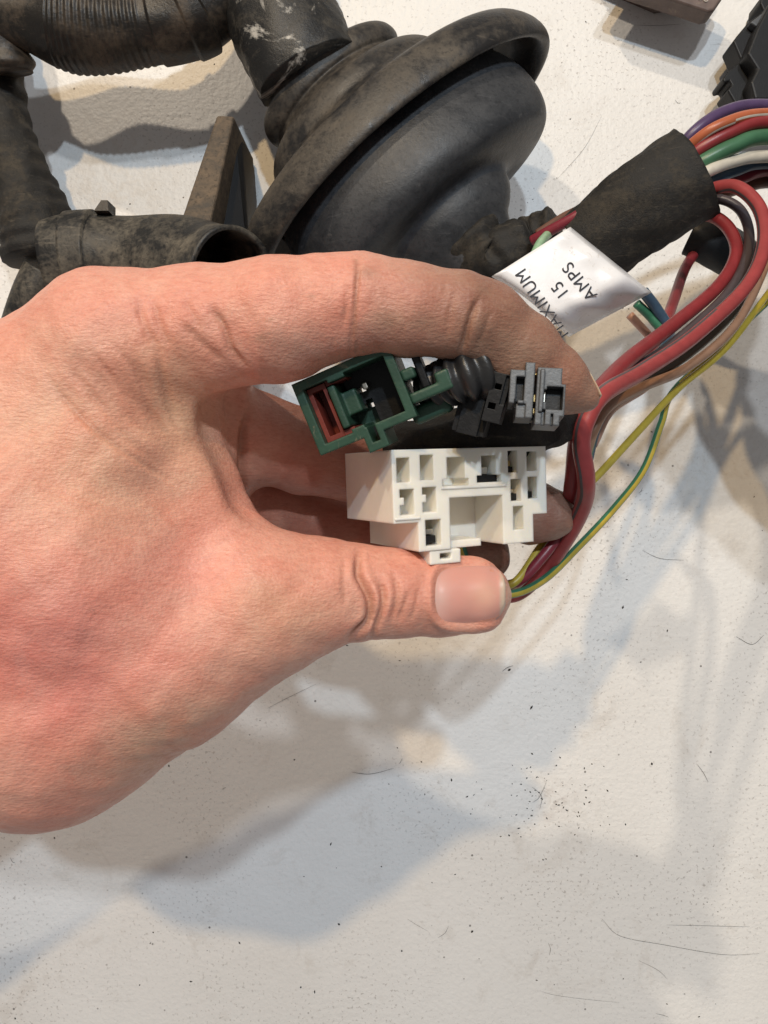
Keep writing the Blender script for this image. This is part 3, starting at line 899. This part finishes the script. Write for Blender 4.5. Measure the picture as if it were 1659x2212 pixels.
wire([(1245, 1060, 206), (1222, 1130, 207), (1170, 1205, 205), (1108, 1262, 206), (1030, 1250, 212), (970, 1150, 202)], 1.5, W['maroon'], 'short maroon wire between yellow and tan near thumb', phase=.2)
# lower run under the loop
wire([(1540, 500, 312), (1485, 570, 305), (1455, 650, 290), (1425, 730, 272), (1370, 800, 250), (1300, 870, 226), (1268, 950, 216)], 2.1, W['red'], 'dull red wire hanging below the taped bundle')
wire([(1375, 655, 262), (1410, 690, 264), (1438, 735, 262), (1405, 790, 244), (1330, 850, 222), (1285, 920, 212), (1262, 1010, 212)], 1.6, W['teal'], 'teal wire coming out of the white label')
wire([(1390, 630, 258), (1420, 670, 262), (1446, 722, 262), (1415, 780, 244), (1340, 840, 224), (1290, 910, 214), (1265, 1000, 214)], 1.9, W['blue'], 'dark blue wire coming out of the white label')
wire([(1360, 680, 270), (1410, 735, 272), (1440, 782, 262), (1395, 835, 245), (1320, 885, 224), (1280, 960, 214)], 1.5, W['pink'], 'pale pink wire beneath the teal one')
# the fan leaving to the right
fan = [('purple', [(1440, 360, 275), (1500, 285, 268), (1570, 240, 270), (1660, 228, 276), (1850, 250, 290)], 2.2, 'purple wire topmost in the fan at the tape end', None),
       ('orange', [(1430, 380, 272), (1490, 315, 263), (1560, 268, 258), (1660, 246, 264), (1850, 262, 280)], 1.9, 'orange wire with white stripe in the fan at the tape end', 'white'),
       ('red', [(1430, 395, 272), (1495, 335, 263), (1570, 290, 260), (1660, 265, 264), (1850, 285, 280)], 2.3, 'dark red wire below the orange one in the fan', None),
       ('green', [(1430, 405, 272), (1505, 358, 262), (1580, 318, 260), (1660, 296, 264), (1850, 310, 280)], 2.7, 'green wire in the middle of the fan', None),
       ('white', [(1430, 425, 272), (1510, 380, 260), (1580, 350, 262), (1660, 338, 266), (1850, 345, 280)], 2.1, 'off white wire in the fan below the green one', None),
       ('blue', [(1440, 430, 270), (1515, 398, 266), (1590, 368, 268), (1660, 352, 272), (1850, 365, 285)], 2.1, 'slate blue wire below the off white one', None),
       ('maroon', [(1450, 440, 276), (1520, 412, 272), (1600, 384, 274), (1670, 366, 278), (1850, 380, 290)], 2.4, 'maroon wire lowest in the fan', None),
       ('brown', [(1450, 430, 282), (1530, 425, 278), (1610, 402, 280), (1680, 392, 284), (1850, 405, 295)], 2.4, 'brown wire behind the lowest part of the fan', None)]
for k, pts, r, lab, st in fan:
    wire(pts, r, W[k], lab, W[st] if st else None, 'wires fanning out of the taped bundle', phase=.07)
def trunk():  # unseen trunk past the fan, added to shade the right of the bench
    pts = catmull([PD(1860, 240, 262), PD(1850, 380, 256), PD(1875, 540, 254), PD(1950, 720, 258), PD(2080, 900, 265)], 10)
    v, f = sweep(pts, [.024 + .001 * math.sin(i * .7) for i in range(len(pts))], 36, .9)
    o = mesh_obj('added_shade_trunk', v, f, M['tape'])
    tag(o, 'thick black taped trunk added out of view to shade the bench', 'cable')
trunk()
# thin ends on the grommet side
for k, pts, r, lab in (('maroon', [(1150, 520, 285), (1185, 500, 280), (1240, 470, 275), (1300, 430, 272)], 2.0, 'maroon wire between grommet tape and bundle'),
                       ('brown', [(1160, 505, 288), (1215, 470, 283), (1265, 445, 278), (1320, 410, 276)], 1.6, 'brown wire between grommet tape and bundle'),
                       ('lgreen', [(1200, 488, 296), (1182, 508, 280), (1166, 528, 262), (1150, 565, 248)], 1.7, 'pale green wire end beside the white label')):
    wire(pts, r, W[k], lab, None, 'wires between grommet and bundle')

# taped bundle
def bundle():
    path = catmull([P(1265, 545, .078), P(1330, 490, .084), P(1400, 435, .09), P(1500, 372, .094)], 14)
    n = len(path)
    rr = [0.0152 + 0.0020 * i / n for i in range(n)]
    v, f = sweep(path, rr, 40, 0.72, lambda t, a: 1 + 0.03 * math.sin(a * 3 + 2 * t) + 0.022 * math.sin(a * 7 + t * 13) + 0.015 * math.sin(a * 15 - t * 21))
    o = mesh_obj('tape_bundle', v, f, M['tape'])
    tag(o, 'wide dirty black tape wrapped round the coloured wires', 'tape')
    path = catmull([P(1495, 505, .05), P(1535, 520, .052), P(1580, 550, .05), P(1625, 590, .046)], 10)
    v, f = sweep(path, [.0095] * len(path), 28, .8, lambda t, a: 1 + .05 * math.sin(a * 5 + t * 9))
    o = mesh_obj('inline_plug', v, f, M['black'])
    tag(o, 'small black inline plug in shade under the wire loops', 'connector')
bundle()

def label():
    t = empty('paper_flag', P(1235, 610, .12), 'white printed current rating label flag folded round the wires', 'label')
    A, B, C, D = [np.array(p, float) for p in ((1062, 598), (1232, 490), (1408, 632), (1228, 728))]
    nu, nv = 28, 18
    z0 = .128
    V = []
    for i in range(nu + 1):
        for j in range(nv + 1):
            s, q = i / nu, j / nv
            p = (1 - s) * ((1 - q) * B + q * A) + s * ((1 - q) * C + q * D)
            p = p + np.array([-6.0, -16.0]) * math.sin(math.pi * s) * max(0, q - .55) / .45
            z = z0 - 0.016 * max(0, (s - .70) / .30) ** 2 + 0.0006 * math.sin(s * 9 + q * 5) * max(0, s - .66) - .004 * max(0, (.12 - q) / .12) ** 2
            z -= .003 * max(0, (q - .9) / .1) ** 2
            z += .0005 * math.sin(s * 21 + 2 * q) * max(0, .25 - q) * 4 + .0007 * math.sin(q * 17 + s * 6) * max(0, s - .62) * 2.5
            V.append(tuple(P(p[0], p[1], z)))
    f = [(i * (nv + 1) + j, i * (nv + 1) + j + 1, (i + 1) * (nv + 1) + j + 1, (i + 1) * (nv + 1) + j) for i in range(nu) for j in range(nv)]
    o = mesh_obj('flag_sheet', V, f, M['paper'], t)
    sd = o.modifiers.new('thickness', 'SOLIDIFY'); sd.thickness = 0.0004; sd.offset = -1
    for txt, px, py, ang, size, sx in (('MAXIMUM', 1172, 656, 124, .0056, .92), ('15', 1211, 626, 128, .0056, .95), ('AMPS', 1253, 607, 129, .0056, .97)):
        cu = bpy.data.curves.new('print', 'FONT')
        cu.body = txt; cu.align_x = 'CENTER'; cu.align_y = 'CENTER'; cu.size = size
        cu.offset = -0.00001; cu.extrude = 0.00003; cu.space_character = 1.08
        to = bpy.data.objects.new('tmp', cu); scene.collection.objects.link(to)
        bpy.context.view_layer.update()
        me = bpy.data.meshes.new_from_object(to.evaluated_get(bpy.context.evaluated_depsgraph_get()))
        bpy.data.objects.remove(to)
        po = bpy.data.objects.new('printed_word', me)
        me.materials.clear(); me.materials.append(M['ink'])
        po.location = P(px, py, z0 + .00022)
        po.rotation_euler = (0, 0, math.radians(ang)); po.scale = (sx, 1, 1)
        link(po); bpy.context.view_layer.update()
        po.parent = o; po.matrix_parent_inverse = o.matrix_world.inverted()
label()

# ---------------------------------------------------------------- grommet
def grommet():
    Cc = P(855, 338, .048)
    k = (H - .048) / F                       # metres per sheet unit at that height
    tau = math.radians(9)
    a = Vector((.64 * math.cos(tau), -.77 * math.cos(tau), math.sin(tau))).normalized()
    b = Vector((.77, .64, 0)).normalized()
    c = a.cross(b); c = c if c.z > 0 else -c
    t = empty('rubber_grommet', P(850, 310, 0.0), 'large dusty black rubber cable grommet with flared lip', 'grommet')
    def lathe(name, prof, mat, seg=96, sq=0.52, wob=0.0):
        prof = catmull(np.array(prof, float), 5)
        V, f = [], []
        for i, (tt, r) in enumerate(prof):
            for j in range(seg):
                an = 2 * math.pi * j / seg
                rr = r * (1 + wob * math.sin(3 * an + tt * .02))
                tw = tt + wob * 120 * math.sin(2 * an + 1)
                p = Cc + a * (tw * k) + b * (rr * k * math.cos(an)) + c * (rr * k * sq * math.sin(an))
                V.append(tuple(p))
        for i in range(len(prof) - 1):
            for j in range(seg):
                j2 = (j + 1) % seg
                f.append((i * seg + j, (i + 1) * seg + j, (i + 1) * seg + j2, i * seg + j2))
        o = mesh_obj(name, V, f, mat, t)
        bm = bmesh.new(); bm.from_mesh(o.data); bmesh.ops.recalc_face_normals(bm, faces=bm.faces); bm.to_mesh(o.data); bm.free()
        return o
    lathe('stepped_collar', [(-330, 110), (-270, 118), (-262, 150), (-246, 176), (-222, 182), (-204, 172), (-196, 160), (-180, 176), (-160, 214), (-134, 232), (-110, 236), (-98, 250),
                             (-72, 300), (-50, 330), (-40, 340)], M['rubber'], wob=.012)
    lathe('flared_lip', [(-54, 300), (-58, 345), (-44, 380), (-14, 398), (16, 402), (36, 394), (40, 378), (26, 366), (0, 356), (-20, 338), (-26, 300)], M['rubber'], wob=.014)
    lathe('dome', [(-30, 290), (0, 304), (50, 314), (100, 312), (138, 300), (160, 280), (170, 250), (174, 215), (176, 175), (184, 152), (214, 138), (240, 116), (262, 92), (310, 70), (370, 62)],
          M['rubber_clean'], wob=.010)
    # taped neck
    pts = catmull([P(668, 165, .050), P(640, 110, .050), P(605, 25, .048), P(575, -90, .044), P(560, -200, .04)], 12)
    n = len(pts)
    v, f = sweep(pts, [.0225 + .002 * i / n for i in range(n)], 48, .8, lambda s, an: 1 + .025 * math.sin(an * 3 + s * 6) + .014 * math.sin(an * 8 + s * 19) + .01 * math.sin(an * 19 - s * 40))
    mesh_obj('neck_tape', v, f, M['tape_paint'], t)
    pts = catmull([Cc + a * (255 * k), Cc + a * (320 * k), P(1105, 535, .062), P(1150, 515, .062), P(1200, 490, .068)], 14)
    n = len(pts)
    v, f = sweep(pts, [.0135 - .006 * i / n for i in range(n)], 44, .9, lambda s, an: 1 + .05 * math.sin(s * 46) + .05 * math.sin(an * 4 + s * 9) + .03 * math.sin(an * 11 + s * 33))
    mesh_obj('tail_tape', v, f, M['tape'], t)
grommet()

# ---------------------------------------------------------------- loom branches on the left
def branch_top():
    pts = catmull([P(-220, 60, .05), P(-90, 30, .05), P(40, 40, .048), P(140, 55, .046), P(260, 58, .046), (P(370, 40, .046)), P(450, -10, .046), P(520, -110, .044)], 80)
    n = len(pts)
    def rf(i):
        s = i / n
        base = .0115 + .0055 * min(1, max(0, (s - .25) / .2)) + .001 * math.sin(s * 17)
        rib = .00030 * math.sin(i * .62) if .40 < s < .64 else .0
        step = .0012 * (min(1, max(0, (s - .66) / .006)) + .8 * min(1, max(0, (s - .745) / .006)) - 1.6 * min(1, max(0, (s - .80) / .006)))
        return base + rib + step
    v, f = sweep(pts, [rf(i) for i in range(n)], 56, .9, lambda s, an: 1 + .02 * math.sin(an * 3 + s * 8) + .01 * math.sin(an * 9 + s * 25))
    o = mesh_obj('ribbed_conduit', v, f, M['conduit'])
    tag(o, 'thick brown dusty ribbed conduit lying beside the grommet neck', 'conduit')
branch_top()

def branch_left():
    pts = catmull([P(-60, -60, .03), P(-42, 60, .03), P(-24, 180, .03), P(0, 300, .03), P(45, 410, .032), P(78, 490, .034), P(92, 560, .034)], 16)
    n = len(pts)
    v, f = sweep(pts, [(.0125 + .0040 * min(1, i / n * 1.3)) * (1 + .03 * math.sin(i * .9)) for i in range(n)], 48, .85,
                 lambda s, an: 1 + .04 * math.sin(an * 3 + s * 12) + .02 * math.sin(an * 10 + s * 35))
    o = mesh_obj('cloth_branch', v, f, M['tape'])
    tag(o, 'black cloth taped loom branch running down to the muddy cover', 'cable')
    pts = catmull([P(-70, -10, .040), P(-25, 60, .042), P(8, 110, .043), P(22, 160, .040)], 10)
    v, f = sweep(pts, [.0105 + .001 * math.sin(i * .8) for i in range(len(pts))], 36, .9)
    o = mesh_obj('tape_wrap', v, f, M['conduit'])
    tag(o, 'brown dusty tape wrap over the top of the cloth branch', 'tape')
    # small ferrule
    t = empty('grey_sleeve', P(50, 660, .02), 'short dusty grey rubber sleeve poking out behind the knuckle', 'sleeve')
    pts = catmull([P(95, 590, .036), P(72, 630, .036), P(50, 680, .034), P(30, 735, .032)], 8)
    n = len(pts)
    v, f = sweep(pts, [.0092 - .002 * i / n for i in range(n)], 32, .9)
    mesh_obj('sleeve_wall', v, f, M['cover'], t)
    pts = [P(36, 716, .0335), P(30, 733, .033)]
    v, f = sweep(np.array([tuple(p) for p in pts]), [.0081, .0079], 32, .9)
    mesh_obj('end_ring', v, f, M['rubber'], t)
branch_left()

def muddy_cover():
    t = empty('split_cover', P(320, 560, .02), 'muddy half round plastic cable cover with open end behind the index', 'cover')
    pts = catmull([P(120, 575, .055), P(200, 565, .055), P(320, 568, .056), (P(425, 580, .066)), P(500, 596, .084)], 10)
    n = len(pts)
    r = [.0185 + .0008 * math.sin(i * .3) for i in range(n)]
    seg = 48
    vo, fo = sweep(pts, r, seg, .95, lambda s, an: 1 + .015 * math.sin(an * 4 + s * 5), cap=False)
    vi, fi = sweep(pts, [x * .90 for x in r], seg, .95, lambda s, an: 1 + .015 * math.sin(an * 4 + s * 5), cap=False)
    no = len(vo)
    f = list(fo) + [tuple(no + i for i in reversed(q)) for q in fi]
    for base in (0, (n - 1) * seg):
        for k in range(seg):
            k2 = (k + 1) % seg
            q = (base + k, base + k2, no + base + k2, no + base + k)
            f.append(q if base else q[::-1])
    mesh_obj('cover_shell', list(vo) + list(vi), f, M['cover'], t)
    pts2 = catmull([P(165, 568, .055), P(190, 566, .055), P(215, 565, .055)], 5)
    v, f = sweep(pts2, [.0202] * len(pts2), 48, .95)
    mesh_obj('collar', v, f, M['cover'], t)
    box = P(228, 452, .062)
    v = [(box.x + x * .0026, box.y + y * .0022, box.z + z * .004) for x, y, z in ((-1.4, -1, -1), (1, -1, -1), (1, 1, -1), (-.2, 1, -1), (-1.2, -1, 1), (1, -1, 1), (.9, .9, 1), (-.1, .9, 1))]
    mesh_obj('clip_lug', v, [(0, 3, 2, 1), (4, 5, 6, 7), (0, 1, 5, 4), (1, 2, 6, 5), (2, 3, 7, 6), (3, 0, 4, 7)], M['rubber'], t, smooth=False)
muddy_cover()

def prism(name, outline, z0, z1, mat, parent=None, bev=.0008, seg=3, smooth=False):
    """outline (sheet units, read at the top level z1) extruded straight down to z0"""
    top = [P(x, y, z1) for x, y in outline]
    V = [tuple(p) for p in top] + [(p.x, p.y, z0) for p in top]
    n = len(top)
    f = [tuple(range(n)), tuple(range(2 * n - 1, n - 1, -1))] + [((i + 1) % n, i, n + i, n + (i + 1) % n) for i in range(n)]
    o = mesh_obj(name, V, f, mat, parent, smooth=smooth)
    bm = bmesh.new(); bm.from_mesh(o.data); bmesh.ops.recalc_face_normals(bm, faces=bm.faces); bm.to_mesh(o.data); bm.free()
    if bev:
        md = o.modifiers.new('soft_edges', 'BEVEL'); md.width = bev; md.segments = seg; md.limit_method = 'ANGLE'; md.angle_limit = .5
    return o

def bar():
    t = empty('plastic_bar', P(450, 380, 0), 'flat brown plastic bar standing between cover and grommet', 'bar')
    def slab(name, quad, zs, th, mat):
        top = [P(x, y, z) for (x, y), z in zip(quad, zs)]
        V = [tuple(p) for p in top] + [(p.x + th[0], p.y + th[1], p.z + th[2]) for p in top]
        o = mesh_obj(name, V, [(0, 1, 2, 3), (7, 6, 5, 4), (0, 4, 5, 1), (1, 5, 6, 2), (2, 6, 7, 3), (3, 7, 4, 0)], mat, t, smooth=False)
        bm = bmesh.new(); bm.from_mesh(o.data); bmesh.ops.recalc_face_normals(bm, faces=bm.faces); bm.to_mesh(o.data); bm.free()
        md = o.modifiers.new('soft_edges', 'BEVEL'); md.width = .0012; md.segments = 3
        return o
    slab('bar_face', [(468, 248), (506, 250), (448, 515), (382, 500)], [.040, .040, .050, .050], (.0015, 0, -.035), M['bar'])
    slab('bar_rib', [(505, 266), (522, 300), (540, 560), (452, 530)], [.030, .024, .026, .034], (.002, 0, -.02), M['black'])
bar()

def toothed_connector():
    t = empty('toothed_connector', P(1640, 130, 0), 'black toothed connector shell lying beside the wire fan', 'connector')
    k = lambda x, y: ((2300 + x / 2.2914) * .5486, y / 2.2914 * .5486)
    prof = [(1600, -40), (1590, 30), (1622, 100), (1490, 190), (1382, 320), (1345, 372), (1420, 545), (1300, 640), (1250, 710), (1265, 745), (1312, 730), (1332, 765), (1295, 812), (1372, 945), (1470, 960), (1900, 960), (2300, 900), (2300, -40)]
    prism('shell', [k(*p) for p in prof], .010, .022, M['black'], t, .0008)
    prof2 = [(1700, -20), (1560, 250), (1470, 480), (1560, 620), (1500, 740), (1540, 900), (2200, 900), (2200, -20)]
    prism('raised_deck', [k(*p) for p in prof2], .0215, .030, M['black'], t, .0012)
    prof3 = [(1620, 110), (1500, 200), (1560, 240), (1640, 130)]
    prism('key_rib', [k(*p) for p in prof3], .0215, .026, M['grey'], t, .0006)
    prism('foot', [k(*p) for p in [(1560, 60), (1500, 300), (1480, 800), (2200, 800), (2200, 60)]], .0, .0101, M['black'], t, .0006)
toothed_connector()

def brown_connector():
    t = empty('brown_connector', P(1470, 0, 0), 'brown moulded plug with raised digits near the toothed connector', 'connector')
    body = prism('body', [(1330, -42), (1432, -8), (1530, 24), (1543, 22), (1568, -14), (1590, -60), (1400, -150)], .016, .026, M['brown_conn'], t, .0012)
    prism('foot', [(1300, -80), (1440, -20), (1500, -30), (1540, -90), (1420, -130)], 0, .0161, M['brown_conn'], t, .0005)
    cu = bpy.data.curves.new('digits', 'FONT'); cu.body = '0008'; cu.size = .0050; cu.extrude = .0001; cu.align_x = 'CENTER'; cu.align_y = 'CENTER'
    to = bpy.data.objects.new('tmp', cu); scene.collection.objects.link(to); bpy.context.view_layer.update()
    me = bpy.data.meshes.new_from_object(to.evaluated_get(bpy.context.evaluated_depsgraph_get())); bpy.data.objects.remove(to)
    me.materials.clear(); me.materials.append(M['pale_print'])
    po = bpy.data.objects.new('moulded_digits', me); po.location = P(1508, -8, .0263); po.rotation_euler = (0, 0, math.radians(-15))
    link(po); bpy.context.view_layer.update(); po.parent = body; po.matrix_parent_inverse = body.matrix_world.inverted()
brown_connector()

# ---------------------------------------------------------------- crumbs of dirt on the bench
def crumbs():
    rng = random.Random(11)
    V, f = [], []
    spots = []
    for _ in range(150):
        spots.append((rng.uniform(-40, 1700), rng.uniform(-20, 2240), rng.uniform(.00014, .00040)))
    for _ in range(90):
        spots.append((rng.gauss(1180, 60), rng.gauss(1725, 60), rng.uniform(.00015, .0004)))
    for x, y in ((1345, 1312), (412, 2120), (1408, 1650), (1020, 2012), (1148, 1528), (732, 1996), (650, 2132), (868, 2054), (1100, 1447)):
        spots.append((x, y, .00055))
    for x, y, r in spots:
        p = P(x, y, 0); b = len(V)
        an = rng.uniform(0, 6.28); st = rng.uniform(1, 2.6)
        for kx, ky, kz in ((1, 0, .3), (0, 1, .3), (-1, 0, .3), (0, -1, .3), (0, 0, .9), (0, 0, -.1)):
            kx *= st * rng.uniform(.7, 1.2); ky *= rng.uniform(.7, 1.2)
            V.append((p.x + r * (kx * math.cos(an) - ky * math.sin(an)), p.y + r * (kx * math.sin(an) + ky * math.cos(an)), r * kz))
        for q in ((0, 1, 4), (1, 2, 4), (2, 3, 4), (3, 0, 4), (1, 0, 5), (2, 1, 5), (3, 2, 5), (0, 3, 5)): f.append(tuple(b + i for i in q))
    o = mesh_obj('dirt_crumbs', V, f, M['crumb'], smooth=False)
    tag(o, 'dark dirt crumbs scattered over the white bench', 'dirt', kind='stuff')
crumbs()

def index_nail():
    pts = catmull([PD(1214, 752, 163), PD(1250, 793, 163), PD(1278, 835, 162.5), PD(1293, 862, 162)], 8)
    n = len(pts)
    v, f = sweep(pts, [.00055 * (1 - .5 * abs(i / n - .5)) for i in range(n)], 14, 7.0)
    o = mesh_obj('index_nail', v, f, M['nail'], hand)
    at = o.data.color_attributes.new('tone', 'FLOAT_COLOR', 'POINT')
    at.data.foreach_set('color', np.tile(np.array([0.46, 0.36, 0.26, 1], np.float32), len(v)))
index_nail()

def fibres():
    rng = random.Random(3)
    V, f = [], []
    lines = [[(578, 1530), (620, 1508), (682, 1478)], [(1170, 2142), (1200, 2150), (1260, 2158), (1338, 2166)], [(1300, 1985), (1340, 2022), (1440, 2042), (1560, 2062), (1640, 2060)],
             [(1300, 250), (1262, 320), (1205, 385)], [(1372, 54), (1420, 55), (1470, 52)], [(1440, 1998), (1530, 2000), (1620, 2002)], [(1505, 1650), (1520, 1670), (1530, 1690)],
             [(1380, 2075), (1420, 2095), (1442, 2115)], [(880, 1985), (900, 1998), (925, 2012)], [(1590, 1375), (1625, 1392), (1650, 1372)], [(434, 72), (446, 85), (450, 98), (436, 106), (424, 102)],
             [(1085, 1450), (1096, 1442), (1108, 1438)], [(760, 1668), (800, 1672), (850, 1660)], [(1390, 1190), (1425, 1206), (1475, 1210)], [(1150, 1700), (1170, 1720), (1166, 1748)], [(1180, 1690), (1165, 1722), (1150, 1734)]]
    for _ in range(14):
        x, y, a = rng.uniform(0, 1659), rng.uniform(0, 2212), rng.uniform(0, 3.14)
        L = rng.uniform(5, 16); lines.append([(x, y), (x + L * math.cos(a), y + L * math.sin(a) + rng.uniform(-4, 4)), (x + 2 * L * math.cos(a + rng.uniform(-.3, .3)), y + 2 * L * math.sin(a))])
    for ln in lines:
        pts = catmull([P(x, y, .0003) for x, y in ln], 6)
        n = len(pts); r = rng.uniform(.00005, .00010)
        v, ff = sweep(pts, [r * (.35 + .65 * math.sin(math.pi * (i + .5) / n)) for i in range(n)], 5)
        b = len(V); V += list(v); f += [tuple(b + i for i in q) for q in ff]
    o = mesh_obj('lint_fibres', V, f, M['crumb'])
    tag(o, 'thin dark fibres and scratches strewn on the white bench', 'fibres', kind='stuff')
fibres()
